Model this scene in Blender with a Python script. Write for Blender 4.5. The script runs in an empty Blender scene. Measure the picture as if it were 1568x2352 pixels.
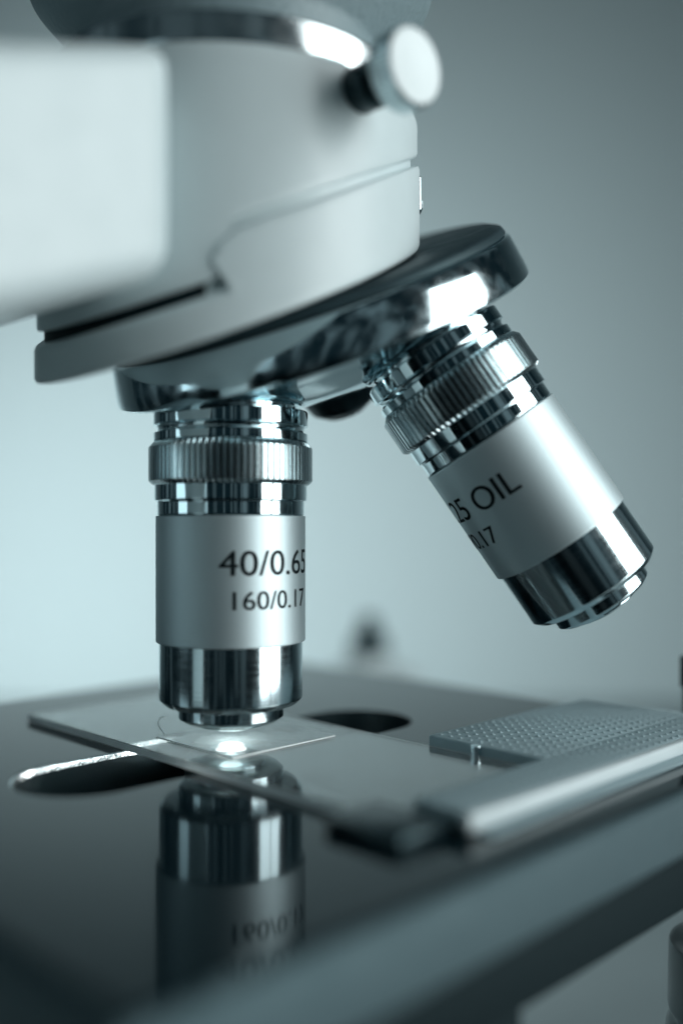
import bpy, bmesh, math, random
from mathutils import Vector, Matrix, noise
random.seed(7)
scene = bpy.context.scene
COL = scene.collection
MM = 0.001
EYE = 190.0                      # height of the lens above the table, mm
C45 = math.sqrt(0.5)

# ------------------------------------------------------------------ camera
cam_d = bpy.data.cameras.new('camera')
cam = bpy.data.objects.new('camera', cam_d); COL.objects.link(cam)
cam.location = (0, 0, EYE*MM)
cam.rotation_euler = (math.radians(90), 0, 0)
cam_d.sensor_fit = 'HORIZONTAL'; cam_d.sensor_width = 24.0
cam_d.lens = 33.9
cam_d.shift_y = 24/1568
cam_d.clip_start = 0.004; cam_d.clip_end = 20
cam_d.dof.use_dof = True
cam_d.dof.focus_distance = 0.129
cam_d.dof.aperture_fstop = 4.6
scene.camera = cam

# ------------------------------------------------------------------ world, lamps, exposure
w = bpy.data.worlds.new('World'); scene.world = w; w.use_nodes = True
bg = w.node_tree.nodes['Background']
WN, WL = w.node_tree.nodes, w.node_tree.links
wtc = WN.new('ShaderNodeTexCoord'); wmp = WN.new('ShaderNodeMapping'); wmp.inputs['Scale'].default_value = (4.5, 4.5, 0.7)
wno = WN.new('ShaderNodeTexNoise'); wno.inputs['Scale'].default_value = 1.6; wno.inputs['Detail'].default_value = 3
wcr = WN.new('ShaderNodeValToRGB')
wcr.color_ramp.elements[0].position = 0.49; wcr.color_ramp.elements[0].color = (0.006, 0.016, 0.021, 1)
wcr.color_ramp.elements[1].position = 0.70; wcr.color_ramp.elements[1].color = (0.15, 0.21, 0.23, 1)
WL.new(wtc.outputs['Generated'], wmp.inputs['Vector']); WL.new(wmp.outputs['Vector'], wno.inputs['Vector'])
WL.new(wno.outputs['Fac'], wcr.inputs['Fac']); wsx = WN.new('ShaderNodeSeparateXYZ'); WL.new(wtc.outputs['Generated'], wsx.inputs[0])       # the room is darker below the bench
wmr = WN.new('ShaderNodeMapRange'); wmr.inputs['From Min'].default_value = -0.28; wmr.inputs['From Max'].default_value = 0.02
wmr.inputs['To Min'].default_value = 0.12; wmr.inputs['To Max'].default_value = 1.0
WL.new(wsx.outputs['Z'], wmr.inputs['Value'])
wvm = WN.new('ShaderNodeVectorMath'); wvm.operation = 'SCALE'
WL.new(wcr.outputs['Color'], wvm.inputs[0]); WL.new(wmr.outputs['Result'], wvm.inputs['Scale'])
WL.new(wvm.outputs['Vector'], bg.inputs[0])
bg.inputs[1].default_value = 0.8

def aim(o, target):
    d = Vector(target) - o.location
    o.rotation_euler = d.to_track_quat('-Z', 'Y').to_euler()

def area(name, loc, target, sx, sy, power, color):
    l = bpy.data.lights.new(name, 'AREA'); l.shape = 'RECTANGLE'
    l.size = sx; l.size_y = sy; l.energy = power; l.color = color
    o = bpy.data.objects.new(name, l); COL.objects.link(o)
    o.location = loc; aim(o, target); return o

OBJ = Vector((-0.015, 0.130, EYE*MM))
def around(az, dist, dz):        # az: degrees to the right of the line towards the viewer
    a = math.radians(az)
    return OBJ + Vector((math.sin(a)*dist, -math.cos(a)*dist, dz))
# the window on the right: two panes either side of a mullion
for az in (61.0, 80.5):
    wl = area('window_pane_lamp', around(az, 0.60, 0.16), OBJ + Vector((0, 0, 0.06)), 0.19, 0.74, 1.12, (0.94, 1.0, 1.0))
    wl.data.spread = math.radians(120)
# dimmer windows away on the left
area('left_window_lamp', around(-72, 0.80, 0.10), OBJ, 0.24, 0.36, 0.36, (0.70, 0.93, 1.0))
area('far_left_window_lamp', around(-35, 0.95, 0.12), OBJ, 0.20, 0.36, 0.10, (0.70, 0.93, 1.0))
# lamp washing the wall behind
def spot(name, loc, target, power, ang, color, r=0.12):
    l = bpy.data.lights.new(name, 'SPOT'); l.energy = power; l.color = color
    l.spot_size = math.radians(ang); l.spot_blend = 1.0; l.shadow_soft_size = r
    o = bpy.data.objects.new(name, l); COL.objects.link(o); o.location = loc; aim(o, target); return o
spot('wall_wash_lamp', (-0.47, 0.20, 0.14), (-0.02, 1.01, 0.08), 26, 104, (0.95, 1.0, 1.0))

vs = scene.view_settings
vs.view_transform = 'Standard'; vs.look = 'None'; vs.gamma = 1; vs.exposure = 0
vs.use_curve_mapping = False
scene.cycles.use_denoising = True
scene.cycles.max_bounces = 16; scene.cycles.transmission_bounces = 12; scene.cycles.glossy_bounces = 8
scene.cycles.sample_clamp_indirect = 6
scene.cycles.blur_glossy = 0.3

# ------------------------------------------------------------------ materials
def new_mat(name):
    m = bpy.data.materials.new(name); m.use_nodes = True
    nt = m.node_tree; return m, nt, nt.nodes['Principled BSDF']

def mat(name, col, rough, metal=0.0, spec=0.5, coat=0.0, coat_rough=0.03, rvar=0.0, rscale=300, bump=0.0, bscale=2000, bdist=0.00005,
        cvar=0.0, cscale=400, streak=None, stint=(1, 1, 1)):
    m, nt, p = new_mat(name)
    p.inputs['Specular Tint'].default_value = (*stint, 1)
    N, L = nt.nodes, nt.links
    p.inputs['Base Color'].default_value = (*col, 1); p.inputs['Roughness'].default_value = rough
    p.inputs['Metallic'].default_value = metal; p.inputs['Specular IOR Level'].default_value = spec
    p.inputs['Coat Weight'].default_value = coat; p.inputs['Coat Roughness'].default_value = coat_rough
    tc = N.new('ShaderNodeTexCoord')
    src = tc.outputs['Object']
    if streak:
        mp = N.new('ShaderNodeMapping'); mp.inputs['Scale'].default_value = streak
        L.new(src, mp.inputs['Vector']); src = mp.outputs['Vector']
    if rvar:
        n = N.new('ShaderNodeTexNoise'); n.inputs['Scale'].default_value = rscale; n.inputs['Detail'].default_value = 5
        L.new(src, n.inputs['Vector'])
        r = N.new('ShaderNodeMapRange'); r.inputs['From Min'].default_value = 0.3; r.inputs['From Max'].default_value = 0.7
        r.inputs['To Min'].default_value = max(0.0, rough - rvar); r.inputs['To Max'].default_value = rough + rvar
        L.new(n.outputs['Fac'], r.inputs['Value']); L.new(r.outputs['Result'], p.inputs['Roughness'])
    if cvar:
        n = N.new('ShaderNodeTexNoise'); n.inputs['Scale'].default_value = cscale; n.inputs['Detail'].default_value = 6
        L.new(tc.outputs['Object'], n.inputs['Vector'])
        x = N.new('ShaderNodeMix'); x.data_type = 'RGBA'
        x.inputs['A'].default_value = (*[c*(1-cvar) for c in col], 1); x.inputs['B'].default_value = (*[min(1, c*(1+cvar)) for c in col], 1)
        L.new(n.outputs['Fac'], x.inputs['Factor']); L.new(x.outputs['Result'], p.inputs['Base Color'])
    if bump:
        n = N.new('ShaderNodeTexNoise'); n.inputs['Scale'].default_value = bscale; n.inputs['Detail'].default_value = 3
        L.new(src, n.inputs['Vector'])
        b = N.new('ShaderNodeBump'); b.inputs['Strength'].default_value = bump; b.inputs['Distance'].default_value = bdist
        L.new(n.outputs['Fac'], b.inputs['Height']); L.new(b.outputs['Normal'], p.inputs['Normal'])
    return m

M = {}
M['white'] = mat('white_enamel', (0.575, 0.668, 0.685), 0.38, rvar=0.05, bump=0.25, bscale=900, cvar=0.03)
M['cast'] = mat('grey_textured_enamel', (0.19, 0.26, 0.28), 0.5, bump=0.9, bscale=1100, bdist=0.0002)
M['chrome'] = mat('polished_chrome', (0.66, 0.78, 0.815), 0.07, 1.0, rvar=0.04, rscale=500)
M['turret'] = mat('turret_chrome', (0.63, 0.755, 0.79), 0.12, 1.0, rvar=0.06, rscale=700, bump=0.03, bscale=300)
M['brushed'] = mat('turned_chrome', (0.64, 0.765, 0.80), 0.13, 1.0, rvar=0.06, rscale=300, streak=(1, 1, 30))
M['satin'] = mat('satin_metal', (0.60, 0.705, 0.73), 0.54, 1.0, rvar=0.05, rscale=9000, bump=0.35, bscale=6500, bdist=0.00004)
M['knurl'] = mat('knurled_metal', (0.62, 0.725, 0.75), 0.24, 1.0)
M['ringmetal'] = mat('worn_ring_chrome', (0.74, 0.81, 0.83), 0.2, 1.0, rvar=0.06, rscale=500)
M['black'] = mat('black_enamel', (0.006, 0.014, 0.018), 0.32, rvar=0.08, bump=0.15, bscale=900, stint=(0.60, 0.92, 1.0))
M['rim'] = mat('dark_rim_enamel', (0.022, 0.038, 0.045), 0.45, rvar=0.08, bump=0.15, bscale=900, stint=(0.60, 0.92, 1.0))
M['blackmatte'] = mat('matt_black_metal', (0.003, 0.008, 0.010), 0.6, spec=0.2, stint=(0.60, 0.92, 1.0))
M['ink'] = mat('black_ink', (0.004, 0.009, 0.011), 0.7, spec=0.15)
M['stage'] = mat('glossy_black_stage', (0.003, 0.010, 0.014), 0.085, spec=0.25, rvar=0.03, rscale=70, stint=(0.60, 0.92, 1.0), bump=0.012, bscale=60, bdist=0.0003)
M['edge'] = mat('stage_side_enamel', (0.046, 0.072, 0.082), 0.5, rvar=0.08, stint=(0.60, 0.92, 1.0))
M['bare'] = mat('scratched_aluminium', (0.72, 0.80, 0.82), 0.25, 1.0, rvar=0.15, rscale=1500, bump=0.5, bscale=2600, bdist=0.0001)
M['holder'] = mat('grey_painted_metal', (0.33, 0.43, 0.46), 0.74, spec=0.3, rvar=0.06, bump=0.15, bscale=2500, stint=(0.60, 0.92, 1.0))
M['holder_side'] = mat('bare_holder_edge', (0.58, 0.66, 0.68), 0.5, 0.1, rvar=0.08)
M['knobcap'] = mat('satin_knob_face', (0.62, 0.68, 0.69), 0.5, 0.2)
M['wall'] = mat('painted_wall', (0.54, 0.67, 0.697), 0.9)
M['table'] = mat('pale_table', (0.30, 0.37, 0.385), 0.45, rvar=0.05, cvar=0.05, cscale=30)
M['fibre'] = mat('lint', (0.7, 0.78, 0.8), 0.6)

def glass(name, rough, ior, tint):
    m, nt, p = new_mat(name)
    p.inputs['Base Color'].default_value = (*tint, 1); p.inputs['Roughness'].default_value = rough
    p.inputs['Transmission Weight'].default_value = 1; p.inputs['IOR'].default_value = ior
    return m
M['glass'] = glass('slide_glass', 0.0, 1.50, (0.93, 0.98, 0.98))
M['cover'] = glass('cover_glass', 0.0, 1.46, (0.95, 0.99, 0.99))
M['frost'] = glass('ground_glass_edge', 0.5, 1.5, (0.85, 0.92, 0.93)); M['frost'].node_tree.nodes['Principled BSDF'].inputs['Transmission Weight'].default_value = 0.3
def dust_haze(m, amount):            # dust film, doubling as haze that brightens the glass and widens the glow
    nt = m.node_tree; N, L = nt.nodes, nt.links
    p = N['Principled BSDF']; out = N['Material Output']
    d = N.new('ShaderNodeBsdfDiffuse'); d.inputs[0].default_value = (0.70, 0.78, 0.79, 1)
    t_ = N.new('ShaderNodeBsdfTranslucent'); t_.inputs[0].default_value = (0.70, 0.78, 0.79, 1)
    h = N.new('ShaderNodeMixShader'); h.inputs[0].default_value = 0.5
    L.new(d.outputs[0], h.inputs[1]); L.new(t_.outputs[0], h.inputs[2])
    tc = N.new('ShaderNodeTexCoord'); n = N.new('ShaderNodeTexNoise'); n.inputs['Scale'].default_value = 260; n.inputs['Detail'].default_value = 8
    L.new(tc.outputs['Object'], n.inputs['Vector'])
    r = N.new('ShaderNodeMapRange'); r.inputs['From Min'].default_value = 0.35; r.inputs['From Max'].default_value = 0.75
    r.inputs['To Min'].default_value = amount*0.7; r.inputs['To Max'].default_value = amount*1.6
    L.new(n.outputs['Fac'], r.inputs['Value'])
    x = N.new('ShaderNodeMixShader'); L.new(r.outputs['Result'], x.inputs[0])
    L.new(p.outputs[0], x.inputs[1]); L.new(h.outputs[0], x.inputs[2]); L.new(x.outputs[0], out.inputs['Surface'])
dust_haze(M['glass'], 0.10); dust_haze(M['cover'], 0.24)
M['ground'] = mat('bright_ground_edge', (0.86, 0.92, 0.92), 0.45)  # diffuse white stands in for light piped to the cover slip's edges
M['lens'] = glass('lens_glass', 0.0, 1.6, (0.9, 0.98, 1.0))
def emitter(name, col, s):
    m, nt, p = new_mat(name)
    p.inputs['Base Color'].default_value = (0.8, 0.85, 0.85, 1)
    p.inputs['Emission Color'].default_value = (*col, 1); p.inputs['Emission Strength'].default_value = s
    return m
M['glow'] = emitter('lit_condenser_lens', (1.0, 1.0, 0.98), 230)

# ------------------------------------------------------------------ helpers (all input in mm)
def P(x, d, h):                  # right of the lens, away from the lens, below the lens -> metres
    return Vector((x, d, EYE - h))*MM
def uv(u, v):                    # stage axes: u runs right and nearer, v runs right and farther
    return (C45*(u+v), C45*(v-u))
def S(u, v, h):
    x, d = uv(u, v); return P(x, d, h)

def smooth(me, ang=30):
    for f in me.polygons: f.use_smooth = True
    me.set_sharp_from_angle(angle=math.radians(ang))

def link(name, bm, mats, parent=None, ang=30, normals=True):
    me = bpy.data.meshes.new(name)
    if normals: bmesh.ops.recalc_face_normals(bm, faces=bm.faces)
    bm.to_mesh(me); bm.free()
    for m in (mats if isinstance(mats, (list, tuple)) else [mats]): me.materials.append(m)
    smooth(me, ang)
    return put(name, me, parent)

def put(name, me, parent=None):
    o = bpy.data.objects.new(name, me); COL.objects.link(o)
    if parent is not None:
        o.parent = parent
        mw = Matrix.Identity(4); q = parent
        chain = []
        while q is not None: chain.append(q); q = q.parent
        for c in reversed(chain): mw = mw @ c.matrix_parent_inverse @ c.matrix_basis
        o.matrix_parent_inverse = mw.inverted()
    return o

def chamfer(prof, c):
    out = [prof[0]]
    for i in range(1, len(prof)-1):
        a, b, d = (Vector(prof[i-1]), Vector(prof[i]), Vector(prof[i+1]))
        l1, l2 = (a-b).length, (d-b).length
        if l1 < 1e-6 or l2 < 1e-6: continue
        ang = (a-b).angle(d-b)
        if ang > math.radians(155): out.append(tuple(b)); continue
        k = min(c, 0.4*l1, 0.4*l2)
        p, q = b+(a-b)/l1*k, b+(d-b)/l2*k
        mid = (p+q)*0.25 + b*0.5
        p0, q1 = b+(a-b)/l1*min(k*1.5, 0.47*l1), b+(d-b)/l2*min(k*1.5, 0.47*l2)
        out += [tuple(p0), tuple(p), tuple(mid), tuple(q), tuple(q1)]
    out.append(prof[-1]); return out

def lathe(bm, prof, M4=Matrix.Identity(4), segs=128, mat_of=None, rfun=None):
    """prof: (radius, along) in mm, 'along' runs down local -Z. Ends at radius 0 are closed."""
    rings = []
    for (r, s) in prof:
        if r < 1e-6:
            rings.append([bm.verts.new(M4 @ (Vector((0, 0, -s))*MM))])
        else:
            ring = []
            for k in range(segs):
                a = 2*math.pi*k/segs
                rr = rfun(r, s, a) if rfun else r
                ring.append(bm.verts.new(M4 @ (Vector((rr*math.sin(a), -rr*math.cos(a), -s))*MM)))
            rings.append(ring)
    for i in range(len(rings)-1):
        A, B = rings[i], rings[i+1]
        mi = mat_of(i) if mat_of else 0
        if len(A) == 1 and len(B) == 1: continue
        for k in range(segs):
            j = (k+1) % segs
            if len(A) == 1: f = bm.faces.new((A[0], B[j], B[k]))
            elif len(B) == 1: f = bm.faces.new((A[k], A[j], B[0]))
            else: f = bm.faces.new((A[k], A[j], B[j], B[k]))
            f.material_index = mi

def frame(origin, down):         # matrix whose local -Z runs along 'down', local -Y faces the viewer as far as it can
    z = -Vector(down).normalized()
    y = Vector((0, 1, 0)); y = (y - z*y.dot(z)).normalized()
    x = y.cross(z)
    m = Matrix((x, y, z)).transposed().to_4x4(); m.translation = origin; return m

def box(bm, lo, hi, fn, bev=0.3, segs=2, mat=0):
    """box in (u, v, h) or any axes mapped by fn, edges rounded"""
    b = bmesh.new()
    vs_ = [b.verts.new(Vector((x, y, z))) for x in (lo[0], hi[0]) for y in (lo[1], hi[1]) for z in (lo[2], hi[2])]
    for q in ((0,1,3,2), (4,6,7,5), (0,4,5,1), (2,3,7,6), (0,2,6,4), (1,5,7,3)): b.faces.new([vs_[i] for i in q])
    bmesh.ops.recalc_face_normals(b, faces=b.faces)
    if bev: bmesh.ops.bevel(b, geom=list(b.edges), offset=bev, segments=segs, profile=0.5, affect='EDGES')
    mp = {v: bm.verts.new(fn(*v.co)) for v in b.verts}
    for f in b.faces:
        nf = bm.faces.new([mp[v] for v in f.verts]); nf.material_index = mat
    b.free()

def tube(bm, pts, r, segs=8):
    prev = None
    for i, p in enumerate(pts):
        t = (pts[min(i+1, len(pts)-1)] - pts[max(i-1, 0)]).normalized()
        a = t.orthogonal().normalized(); b_ = t.cross(a)
        if prev is not None:
            a = (prev - t*prev.dot(t)).normalized(); b_ = t.cross(a)
        prev = a
        rad = r*(0.55 if i in (0, len(pts)-1) else 1)
        ring = [bm.verts.new(p + (a*math.cos(2*math.pi*k/segs) + b_*math.sin(2*math.pi*k/segs))*rad) for k in range(segs)]
        if i == 0: bm.faces.new(ring); 
        else:
            for k in range(segs): bm.faces.new((last[k], last[(k+1) % segs], ring[(k+1) % segs], ring[k]))
        if i == len(pts)-1: bm.faces.new(ring)
        last = ring

# ------------------------------------------------------------------ the setting
def sheet(name, pts, m):
    bm = bmesh.new(); bm.faces.new([bm.verts.new(p) for p in pts])
    o = link(name, bm, m); o['kind'] = 'structure'; return o
bm = bmesh.new(); box(bm, (-900, -75, -30), (900, 1000, 0), lambda x, y, z: Vector((x, y, z))*MM, 3)
t = link('table', bm, M['table']); t['kind'] = 'structure'
bm = bmesh.new(); box(bm, (-1500, 1010, -800), (1500, 1060, 1400), lambda x, y, z: Vector((x, y, z))*MM, 2)
t = link('wall', bm, M['wall']); t['kind'] = 'structure'

# ------------------------------------------------------------------ the microscope
AX = (-14.87, 130.0)             # optical axis, mm
AU, AV = C45*(AX[0]-AX[1]), C45*(AX[0]+AX[1])
APEX_H = -62.2
D_AX = Vector((0.305, 0.312, -0.900)).normalized()      # turret axis, pointing down
D1 = Vector((0, 0, -1)); D2 = Vector((0.568, 0.008, -0.823)).normalized()
APEX = P(AX[0], AX[1], APEX_H)

scope = bpy.data.objects.new('microscope', None); COL.objects.link(scope)
scope.location = S(AU, AV-60, EYE); scope.empty_display_size = 0.05
scope['label'] = 'white laboratory microscope with chrome turret, two steel objectives and glossy black stage'
scope['category'] = 'microscope'
bpy.context.view_layer.update()

# ---- housing: upright cylinder cut by slanted planes
def plane_h(s, x, d):            # height (below lens) of the plane at distance s along the turret axis, at (x, d)
    # D.(p-apex) = s with p-apex = (x-ax, d-ad, -(h-apex_h))
    return APEX_H + (s - D_AX.x*(x-AX[0]) - D_AX.y*(d-AX[1]))/(-D_AX.z)
def sstep(a, b, x):
    t = max(0, min(1, (x-a)/(b-a))); return t*t*(3-2*t)
def step_s(x, d, s_low, s_high):
    return s_low + (s_high-s_low)*hook(x, d)[1]

HOOK = [(-30, -30, 0), (-19.2, -19.0, 0), (-17.6, -15.8, 0), (-16.8, -14.7, 0.05), (-16.2, -15.0, 0.16), (-15.4, -16.6, 0.42), (-14.8, -17.2, 0.66),
        (-14.2, -16.9, 0.86), (-13.3, -15.4, 0.98), (-11.5, -12.4, 1), (-9, -9, 1), (30, 30, 1)]
def hook(x, d):                  # near side of the joint: where along v a vertex really sits, and its share of the step
    v = C45*(x+d) - AV
    if d > AX[1]: return 0.0, sstep(-17.2, -14.6, v)
    for (a, pa, fa), (b, pb, fb) in zip(HOOK, HOOK[1:]):
        if a <= v <= b:
            t = (v-a)/(b-a); return pa+(pb-pa)*t - v, fa+(fb-fa)*t
    return 0.0, 1.0
def cut_cyl(bm, R, top, bot, segs=192, ch=0.5, hook_top=0, hook_bot=0):
    rings = []
    def ring(r, fh, q=0.0):
        out = []
        hw = hook_top*(max(0.0, 1-q/0.5)) + hook_bot*max(0.0, (q-0.7)/0.3)
        for k in range(segs):
            a = 2*math.pi*k/segs
            x, d = AX[0]+r*math.sin(a), AX[1]-r*math.cos(a)
            X, D = AX[0]+R*math.sin(a), AX[1]-R*math.cos(a)
            h = fh(x, d, X, D)
            if hw:                               # slide the vertex along the wall, keeping its depth along the turret axis
                dv_ = hook(X, D)[0]*hw
                x0, d0 = x, d
                a += dv_/(R*0.76)
                x, d = AX[0]+r*math.sin(a), AX[1]-r*math.cos(a)
                h += plane_h(0, x, d) - plane_h(0, x0, d0)
            out.append(bm.verts.new(P(x, d, h)))
        return out
    c0 = bm.verts.new(P(AX[0], AX[1], top(AX[0], AX[1])))
    seq = [(R*0.5, top, 0), (R-ch, top, 0), (R-ch*0.3, top, ch*0.3), (R, top, ch)]
    seq += [(R, None, i/14) for i in range(1, 14)]
    seq += [(R, bot, -ch), (R-ch*0.3, bot, -ch*0.3), (R-ch, bot, 0), (R*0.5, bot, 0)]
    for (r, f, off) in seq:
        if f is None:
            rings.append(ring(r, lambda x, d, X, D, q=off: (top(X, D)+ch)*(1-q) + (bot(X, D)-ch)*q, off))
        else:
            rings.append(ring(r, lambda x, d, X, D, f=f, off=off: f(X, D)+off + plane_h(0, x, d)*(f is not flat_top) - plane_h(0, X, D)*(f is not flat_top), 0.0 if f is top else 1.0))
    c1 = bm.verts.new(P(AX[0], AX[1], bot(AX[0], AX[1])))
    for k in range(segs):
        j = (k+1) % segs
        bm.faces.new((c0, rings[0][j], rings[0][k]))
        for i in range(len(rings)-1): bm.faces.new((rings[i][k], rings[i][j], rings[i+1][j], rings[i+1][k]))
        bm.faces.new((rings[-1][k], rings[-1][j], c1))

def flat_top(x, d): return -52.7
S_LOW, S_UP, S_BOT = 26.0, 20.2, 30.4
bm = bmesh.new()
cut_cyl(bm, 25.0, flat_top, lambda x, d: plane_h(step_s(x, d, S_LOW-1.35, S_UP-0.9), x, d), segs=512, hook_bot=1)
housing = link('head_housing', bm, M['white'], scope, 35)
bm = bmesh.new()
cut_cyl(bm, 25.3, lambda x, d: plane_h(step_s(x, d, S_LOW, S_UP), x, d), lambda x, d: plane_h(S_BOT, x, d), segs=512, ch=0.7, hook_top=1)
mount = link('nosepiece_mount', bm, M['white'], scope, 35)
# core closing the gap; left side blackened to stand for its shadow
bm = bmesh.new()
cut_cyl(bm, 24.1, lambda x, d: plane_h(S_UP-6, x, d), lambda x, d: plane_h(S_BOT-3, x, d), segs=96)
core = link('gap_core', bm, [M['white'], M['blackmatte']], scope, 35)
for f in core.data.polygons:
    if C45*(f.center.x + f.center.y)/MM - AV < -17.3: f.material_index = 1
# small latch at the joint on the right
bm = bmesh.new()
def latch(x, y, z): 
    a = math.radians(93); c, s_ = math.cos(a), math.sin(a)
    r = 25.0 + y
    return P(AX[0]+r*s_ + x*c, AX[1]-r*c + x*s_, z)
box(bm, (-2.2, -0.8, -46.6), (2.2, 0.55, -41.8), latch, 0.35, 3)
box(bm, (-1.2, 0.4, -43.6), (1.2, 0.85, -42.3), latch, 0.2, 2)
link('joint_latch', bm, M['chrome'], scope)

# ---- chrome ring and head flange above the housing
MH = Matrix.Translation(P(AX[0], AX[1], 0))
bm = bmesh.new()
lathe(bm, chamfer([(0, -52.9), (24.2, -52.9), (24.2, -56.6), (22.6, -56.6), (0, -56.6)], 0.3), MH, 160)
link('clamp_ring', bm, M['ringmetal'], scope)
bm = bmesh.new()
lathe(bm, chamfer([(0, -56.4), (20.0, -56.4), (20.0, -61.5), (26.2, -68.6), (27.0, -70.5), (27.0, -84), (23, -90), (23, -120), (0, -120)], 0.6), MH, 160)
link('head_tube', bm, M['cast'], scope)

# ---- thumbscrew clamping the head
ts_dir = Vector((0.68, -0.733, -0.02)).normalized()
MT = frame(P(AX[0], AX[1], -50.6), ts_dir)
bm = bmesh.new()
lathe(bm, chamfer([(0, 23), (2.7, 23), (2.7, 27.6), (1.7, 27.6), (1.7, 30.6), (0, 30.6)], 0.2), MT, 48)
scr = link('thumbscrew', bm, M['black'], scope)
bm = bmesh.new()
def kn(r, s, a): return r - (0.16*(0.5+0.5*math.cos(48*a)) if 30.75 < s < 33.5 and r > 4.0 else 0)
lathe(bm, [(0, 30.3), (3.2, 30.3), (4.0, 30.5), (4.32, 30.8), (4.34, 31.5), (4.34, 32.6), (4.32, 33.3), (4.1, 33.7)], MT, 240, rfun=kn)
link('knurled_head', bm, M['knurl'], scr, 50)
bm = bmesh.new()
lathe(bm, [(4.1, 33.7), (3.9, 33.86), (3.2, 33.9), (2.6, 33.8), (0, 33.75)], MT, 96)
link('head_face', bm, M['knobcap'], scr)

# ---- arm: an inclined block leaving to the near left (along -v)
def arm_top(t): return -48.9 + 0.33*(-25-t)
def arm_bot(t): return -24.9 + 0.37*(-25-t)
def arm_fn(uu, t, q):            # q 0 top .. 24 bottom
    k = q/24.0
    return S(AU+uu, AV+t, arm_top(t)*(1-k) + arm_bot(t)*k)
bm = bmesh.new(); box(bm, (-22, -150, 0), (22, -24.0, 24), arm_fn, 3.4, 6)
link('arm', bm, M['white'], scope, 40)
bm = bmesh.new(); box(bm, (-9, -34, 3), (9, -14, 20), arm_fn, 1.5, 3)
link('arm_neck', bm, M['white'], scope, 40)
def SUV(u, v, h): return S(u, v, h)
bm = bmesh.new(); box(bm, (AU-22, AV-188, -9), (AU+22, AV-143, 166), SUV, 5, 5)
link('column', bm, M['white'], scope, 40)
bm = bmesh.new(); box(bm, (AU-55, AV-190, 166.5), (AU+55, AV+45, 190), SUV, 6, 5)
link('base', bm, M['rim'], scope, 40)

# ---- turret
MTU = frame(APEX, D_AX)
bm = bmesh.new()
lathe(bm, chamfer([(0, 30.8), (27.6, 30.8), (29.0, 31.4), (29.4, 32.3), (28.9, 32.5), (0, 32.5)], 0.25), MTU, 192)
turret = link('turret', bm, M['rim'], scope, 35)
bm = bmesh.new()
def sph(r, R=46.2): return math.sqrt(R*R - r*r)
prof = [(0, 32.4), (28.3, 32.4), (29.5, 32.6), (29.85, 32.9), (30.9, 37.0), (31.05, 37.7), (31.1, 38.2), (30.7, 38.6), (30.1, 38.75), (28.6, 38.85), (27.2, 39.2)]
prof += [(r, sph(r)+1.2) for r in (26.0, 24, 21, 18, 15, 12, 9, 7)] + [(0, sph(0)+1.2)]
lathe(bm, prof, MTU, 192)
link('turret_drum', bm, M['turret'], turret, 40)
bm = bmesh.new()
lathe(bm, chamfer([(0, 46), (5.6, 46), (5.6, 47.6), (4.8, 49.6), (2.8, 50.9), (0, 51.3)], 0.4), MTU, 64)
link('turret_cap', bm, M['black'], turret, 40)
D4 = 2*D1.dot(D_AX)*D_AX - D1; D3 = 2*D2.dot(D_AX)*D_AX - D2
for dv in (D1, D2, D3, D4):
    bm = bmesh.new()
    lathe(bm, chamfer([(0, 40), (10.6, 40), (10.6, 45.6), (9.6, 46.6), (8.6, 46.6), (8.6, 47.4), (0, 47.4)], 0.25), frame(APEX, dv), 96)
    link('objective_port', bm, M['turret'], turret, 40)

# ---- objectives: built once in local space (origin at the top of the satin barrel), the second shares the meshes
def mesh_of(name, bm, m, ang=30):
    me = bpy.data.meshes.new(name); bmesh.ops.recalc_face_normals(bm, faces=bm.faces); bm.to_mesh(me); bm.free()
    me.materials.append(m); smooth(me, ang); return me
ME = {}
bm = bmesh.new(); lathe(bm, chamfer([(9.0, 0.0), (10.0, 0.0), (10.0, 16.75), (9.4, 16.75)], 0.16), segs=192); ME['barrel'] = mesh_of('barrel', bm, M['satin'])
bm = bmesh.new()
gro = [(10.32, -12.0), (9.95, -11.85), (9.78, -11.5), (9.78, -11.3), (9.92, -11.05), (10.3, -10.92)]
lathe(bm, chamfer([(0, -13.95), (10.32, -13.95), (10.32, -12.0)], 0.18)[:-1] + gro + [(10.3, -9.9), (9.5, -9.8)], segs=160); ME['collar'] = mesh_of('collar', bm, M['chrome'])
bm = bmesh.new()
TEETH = 80
def tooth(r, s, a):
    if r < 10.4: return r
    ph = (a*TEETH/(2*math.pi)) % 1.0
    dpt = max(0.0, 1 - abs(ph-0.5)/0.5)           # 0 in the groove, 1 on the crest
    prof_ = min(1.0, dpt*2.6)
    dep = 0.5*(1-prof_**1.6)
    return r - dep*min(1, (r-10.4)/0.45)
lathe(bm, [(9.6, -9.85), (10.2, -9.82), (10.45, -9.62), (10.93, -9.05), (10.95, -8.9), (10.95, -7.5), (10.95, -6), (10.95, -4.75), (10.93, -4.6), (10.5, -4.2), (10.2, -4.05), (9.6, -4.05)], segs=TEETH*8, rfun=tooth)
for i, f in enumerate(bm.faces):           # groove faces painted black as shade between the teeth
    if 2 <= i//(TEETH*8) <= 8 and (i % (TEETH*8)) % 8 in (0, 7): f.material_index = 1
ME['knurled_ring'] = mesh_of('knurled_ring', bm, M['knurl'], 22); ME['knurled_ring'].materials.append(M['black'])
bm = bmesh.new()
lathe(bm, chamfer([(9.5, -4.3), (10.2, -4.3), (10.2, -2.02), (9.83, -1.9), (9.83, -0.12), (9.2, 0.02)], 0.12), segs=160); ME['neck_ring'] = mesh_of('neck_ring', bm, M['chrome'])
bm = bmesh.new()
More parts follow.
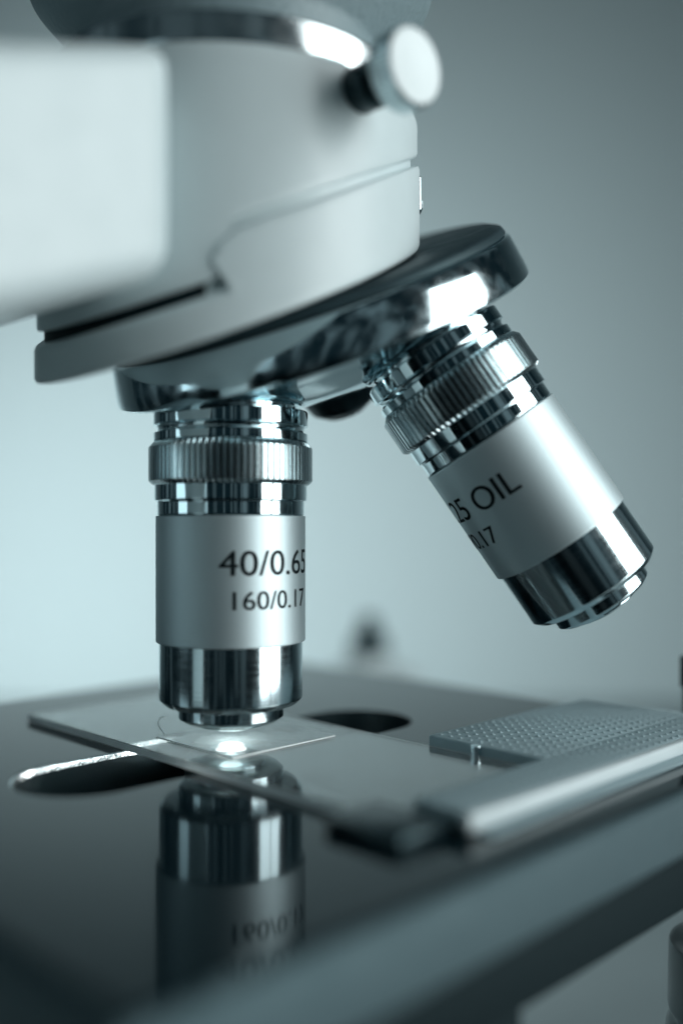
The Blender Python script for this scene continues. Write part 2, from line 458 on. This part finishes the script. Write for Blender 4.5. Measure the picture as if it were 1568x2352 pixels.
lathe(bm, chamfer([(9.0, 16.6), (9.6, 16.6), (9.6, 24.35), (8.85, 25.1), (7.05, 25.15), (7.05, 26.9), (6.45, 27.35), (4.7, 27.45), (4.6, 28.0), (3.0, 28.5), (2.4, 28.5)], 0.1), segs=192)
ME['front_cap'] = mesh_of('front_cap', bm, M['brushed'])
bm = bmesh.new(); lathe(bm, [(2.5, 28.3), (2.3, 28.6), (1.6, 28.8), (0.8, 28.9), (0, 28.93)], segs=48); ME['front_lens'] = mesh_of('front_lens', bm, M['chrome'])

def ring_text(s, size, base, az, end=False, wide=1.0):
    """lettering wrapped on the barrel; base = mm below the barrel top, az = degrees of the first (or last) glyph edge"""
    cu = bpy.data.curves.new('t', 'FONT'); cu.body = s; cu.size = size; cu.resolution_u = 5
    o = bpy.data.objects.new('t', cu); COL.objects.link(o)
    bpy.context.view_layer.update()
    me = bpy.data.meshes.new_from_object(o.evaluated_get(bpy.context.evaluated_depsgraph_get()))
    bpy.data.objects.remove(o); bpy.data.curves.remove(cu)
    b = bmesh.new(); b.from_mesh(me); bpy.data.meshes.remove(me)
    for v in b.verts: v.co.x *= wide
    x0, x1 = min(v.co.x for v in b.verts), max(v.co.x for v in b.verts)
    x = x0 + 0.35
    while x < x1:
        bmesh.ops.bisect_plane(b, geom=list(b.verts)+list(b.edges)+list(b.faces), plane_co=(x, 0, 0), plane_no=(1, 0, 0)); x += 0.35
    bmesh.ops.triangulate(b, faces=b.faces)
    ref = x1 if end else x0
    second = bmesh.ops.duplicate(b, geom=list(b.verts)+list(b.edges)+list(b.faces))     # a second pass of ink thickens the stroke
    again = {v for v in second['geom'] if isinstance(v, bmesh.types.BMVert)}
    for v in b.verts:
        R = 10.034 if v in again else 10.022
        a = math.radians(az) + (v.co.x-ref + (0.10 if v in again else 0))/R
        v.co = Vector((R*math.sin(a), -R*math.cos(a), -(base - v.co.y)))*MM
    return mesh_of('marking', b, M['ink'])

def objective(name, dv, texts, label):
    o = put(name, ME['barrel'], scope)
    m = frame(APEX + dv*(61.32*MM), dv)
    o.matrix_parent_inverse = Matrix.Translation(-Vector(scope.location))
    o.matrix_basis = m
    o['label'] = label
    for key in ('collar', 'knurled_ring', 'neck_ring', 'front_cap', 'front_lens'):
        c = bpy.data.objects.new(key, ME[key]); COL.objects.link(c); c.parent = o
    for me in texts:
        c = bpy.data.objects.new('marking', me); COL.objects.link(c); c.parent = o
    return o
objective('objective', D1, [ring_text('40/0.65', 4.55, 7.55, -2.5, wide=1.13), ring_text('160/0.17', 3.35, 11.85, 7.5, wide=1.12)],
          'upright steel objective engraved 40/0.65')
objective('objective', D2, [ring_text('100/1.25 OIL', 4.6, 7.45, -11.5, end=True, wide=0.98), ring_text('160/0.17', 3.4, 11.75, -49.5, end=True, wide=1.05)],
          'tilted steel objective engraved 100/1.25 OIL')

# ---- stage
H_ST, H_SL = 30.6, 29.52          # stage top and slide top below the lens
U0, U1, V0, V1 = -159.0, -49.7, 31.3, 144.0
SC = (-103.5, 83.4)              # slot centre
SHW, SHL = 8.2, 31.6             # slot half width (u), half length (v)
N = 240
def rect_ray(a, grow):           # point of the (rounded) stage outline in direction a
    du, dv_ = math.cos(a), math.sin(a)
    k = 1e9
    lo_u, hi_u, lo_v, hi_v = U0-grow-SC[0], U1+grow-SC[0], V0-grow-SC[1], V1+grow-SC[1]
    if du > 1e-9: k = min(k, hi_u/du)
    if du < -1e-9: k = min(k, lo_u/du)
    if dv_ > 1e-9: k = min(k, hi_v/dv_)
    if dv_ < -1e-9: k = min(k, lo_v/dv_)
    return k*du, k*dv_
def slot_pt(a, grow):            # stadium outline by ray
    du, dv_ = math.cos(a), math.sin(a)
    r = SHW+grow; L_ = SHL-SHW
    if abs(du) > 1e-9:
        k = r/abs(du)
        if abs(k*dv_) <= L_: return k*du, k*dv_
    c = L_ if dv_ > 0 else -L_
    bq = dv_*c; disc = bq*bq - (c*c - r*r)
    k = bq + math.sqrt(max(0, disc)); return k*du, k*dv_
angs = [2*math.pi*k/N for k in range(N)]
for (cu_, cv_) in ((U0, V0), (U0, V1), (U1, V0), (U1, V1)):
    ca = math.atan2(cv_-SC[1], cu_-SC[0]) % (2*math.pi)
    i = min(range(len(angs)), key=lambda q: abs(angs[q]-ca)); angs[i] = ca
# finer steps round the slot ends
for extra in range(-24, 25):
    for c_ in (math.pi/2, 3*math.pi/2):
        a = c_ + extra*0.012
        if min(abs(a-q) for q in angs) > 0.003: angs.append(a)
angs.sort(); N = len(angs)
loops = [  # (kind, grow, h, material of the band that follows)
    ('s', -0.05, H_ST+7.6, 3), ('s', -0.05, H_ST+1.5, 2), ('s', 0.0, H_ST+0.75, 2), ('s', 0.12, H_ST+0.12, 2), ('s', 0.3, H_ST, 0), ('s', 0.5, H_ST, 0),
    ('r', -1.9, H_ST, 0), ('r', -1.6, H_ST, 0), ('r', -0.7, H_ST+0.15, 1), ('r', -0.2, H_ST+0.6, 1), ('r', 0, H_ST+1.2, 1), ('r', 0, H_ST+7.0, 1), ('r', -0.6, H_ST+7.6, 3)]
bm = bmesh.new(); rings = []
for kind, g, h, mi in loops:
    rings.append([bm.verts.new(S(SC[0]+q[0], SC[1]+q[1], h)) for q in ((slot_pt if kind == 's' else rect_ray)(a, g) for a in angs)])
for i in range(len(rings)):
    A, B = rings[i], rings[(i+1) % len(rings)]
    for k in range(N):
        j = (k+1) % N
        mi = loops[i][3]
        if mi == 2 and loops[i][0] == 's':                              # bare metal kept where the far wall catches light; the rest blackened as shade
            q = slot_pt(angs[k], 0)
            if q[0] > -0.5 or q[1] > 8 or loops[i][2] > H_ST+1.0: mi = 3
        bm.faces.new((A[k], A[j], B[j], B[k])).material_index = mi
stage = link('stage', bm, [M['stage'], M['edge'], M['bare'], M['blackmatte']], scope, 25)
# under-stage carriage and block
bm = bmesh.new()
box(bm, (-150, 36, H_ST+7.9), (-54.5, 140, 48.5), SUV, 1.0, 2)
box(bm, (-150, 40, 48.0), (-55.5, 82, 84), SUV, 1.5, 2)
link('stage_carriage', bm, M['blackmatte'], stage)
# coaxial drive knobs hanging at the right
MK = Matrix.Translation(P(55.2, 131, 0))
bm = bmesh.new()
lathe(bm, chamfer([(0, 42), (5, 42), (5, 57), (10.2, 57.5), (10.4, 66.8), (9.4, 67.6), (9.4, 68.2), (10.6, 69), (11.0, 84), (0, 84)], 0.5), MK, 96)
link('drive_knob', bm, M['table'], stage)
# ---- slide holder on the stage
HT = 28.3
bm = bmesh.new()
box(bm, (-82.6, 98.9, HT), (-64.6, 137.5, H_ST-0.05), SUV, 0.35, 3, 0)
box(bm, (-64.8, 75.0, HT-0.02), (-57.9, 137.7, HT+1.7), SUV, 0.5, 3, 0)
# pale bevelled outer edge
box(bm, (-58.2, 74.6, HT+0.06), (-57.0, 137.9, HT+1.85), SUV, 0.3, 3, 1)
box(bm, (-64.5, 76.0, HT+1.9), (-55.4, 138.1, H_ST-0.05), SUV, 0.2, 2, 2)
# raised pyramid grid
pit, hs, ht = 1.63, 0.34, 0.23
u = -81.5
while u < -58.5:
    v = 100.2 if u < -65.2 else 77.4
    while v < 136.5:
        jit = random.uniform(0.8, 1.15)
        base_ = [bm.verts.new(S(u+a*hs, v+b*hs, HT-0.01)) for a, b in ((-1,-1), (1,-1), (1,1), (-1,1))]
        tip = bm.verts.new(S(u, v, HT-ht*jit))
        for k in range(4): bm.faces.new((base_[k], base_[(k+1) % 4], tip))
        v += pit
    u += pit
holder = link('slide_holder', bm, [M['holder'], M['holder_side'], M['holder']], stage, 25)
bm = bmesh.new()
lathe(bm, chamfer([(0, HT+0.05), (0.75, HT+0.05), (0.75, H_ST-0.1), (0, H_ST-0.1)], 0.12), Matrix.Translation(S(-74.6, 98.75, 0)), 32)
link('holder_pin', bm, M['chrome'], stage)
bm = bmesh.new()
box(bm, (-69, 66.5, H_ST-1.5), (-59, 74.2, H_ST-0.05), SUV, 0.4, 2)
link('holder_finger', bm, M['black'], stage)
bm = bmesh.new()
lathe(bm, chamfer([(0, 20.3), (1.8, 20.3), (1.8, 25), (1.4, 25), (1.4, 30.55), (0, 30.55)], 0.3), Matrix.Translation(P(53.2, 146.4, 0)), 48)
link('clamp_screw', bm, M['black'], stage)

# ---- condenser under the slot, lamp lit
bm = bmesh.new()
lathe(bm, chamfer([(0, 31.6), (2.6, 31.6), (2.8, 31.3), (5.4, 31.5), (6.2, 32.2), (6.3, 38), (7, 38.5), (7, 52), (0, 52)], 0.2), MH, 64)
cond = link('condenser', bm, M['blackmatte'], scope)
bm = bmesh.new(); lathe(bm, [(0, 30.66), (0.9, 30.72), (1.6, 30.95), (2.1, 31.6)], MH, 48)
link('condenser_lens', bm, M['glow'], cond)

# ------------------------------------------------------------------ the slide
sl = bpy.data.objects.new('glass_slide', None)
bm = bmesh.new()
box(bm, (-139.0, 70.8, H_SL), (-64.9, 98.6, H_SL+1.06), SUV, 0.07, 1)
bpy.data.objects.remove(sl)
sl = link('glass_slide', bm, [M['glass'], M['frost']], None, 20)
for f in sl.data.polygons:
    if abs(f.normal.z) < 0.5: f.material_index = 1
sl['label'] = 'clear glass slide lying across the black stage under the upright objective'
sl['category'] = 'glass slide'
bm = bmesh.new()
box(bm, (-111.1, 75.3, H_SL-0.24), (-94.5, 93.3, H_SL-0.02), SUV, 0.02, 1)
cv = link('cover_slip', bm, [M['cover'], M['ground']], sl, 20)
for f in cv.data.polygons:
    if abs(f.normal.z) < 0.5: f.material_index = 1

# a curl of lint standing at the corner of the cover slip
bm = bmesh.new()
bx, bd = uv(-110.6, 76.6)
curl = [(0, 0), (-0.5, 0.55), (-1.05, 1.15), (-1.3, 1.75), (-1.15, 2.25), (-0.8, 2.45), (-0.4, 2.3)]
pts = [P(bx+a, bd+0.25*i, H_SL-0.1-b) for i, (a, b) in enumerate(curl)]
tube(bm, pts, 0.065*MM, 8)
lf = link('lint_fibre', bm, M['fibre'], None, 60)
lf['label'] = 'tiny pale curl of lint standing at the left corner of the cover slip'
lf['category'] = 'lint'

# ------------------------------------------------------------------ a pale bottle far behind the stage
bt = bpy.data.objects.new('bottle', None); COL.objects.link(bt); bt.location = P(9, 318, EYE)
bt['label'] = 'blurred pale bottle with a dark nozzle standing behind the black stage'; bt['category'] = 'bottle'
bpy.context.view_layer.update()
MB_ = Matrix.Translation(P(9, 318, 0))
bm = bmesh.new()
lathe(bm, chamfer([(0, 43.5), (7.4, 43.5), (7.4, 46), (17, 50), (20, 55), (20, 188.5), (18.5, 189.9), (0, 189.9)], 1.2), MB_, 64)
link('bottle_body', bm, M['white'], bt)
bm = bmesh.new()
lathe(bm, chamfer([(0, 30.5), (2.6, 30.5), (4.2, 37), (6.4, 38.5), (6.6, 43.6), (0, 43.6)], 0.4), MB_, 48)
link('nozzle', bm, M['black'], bt)
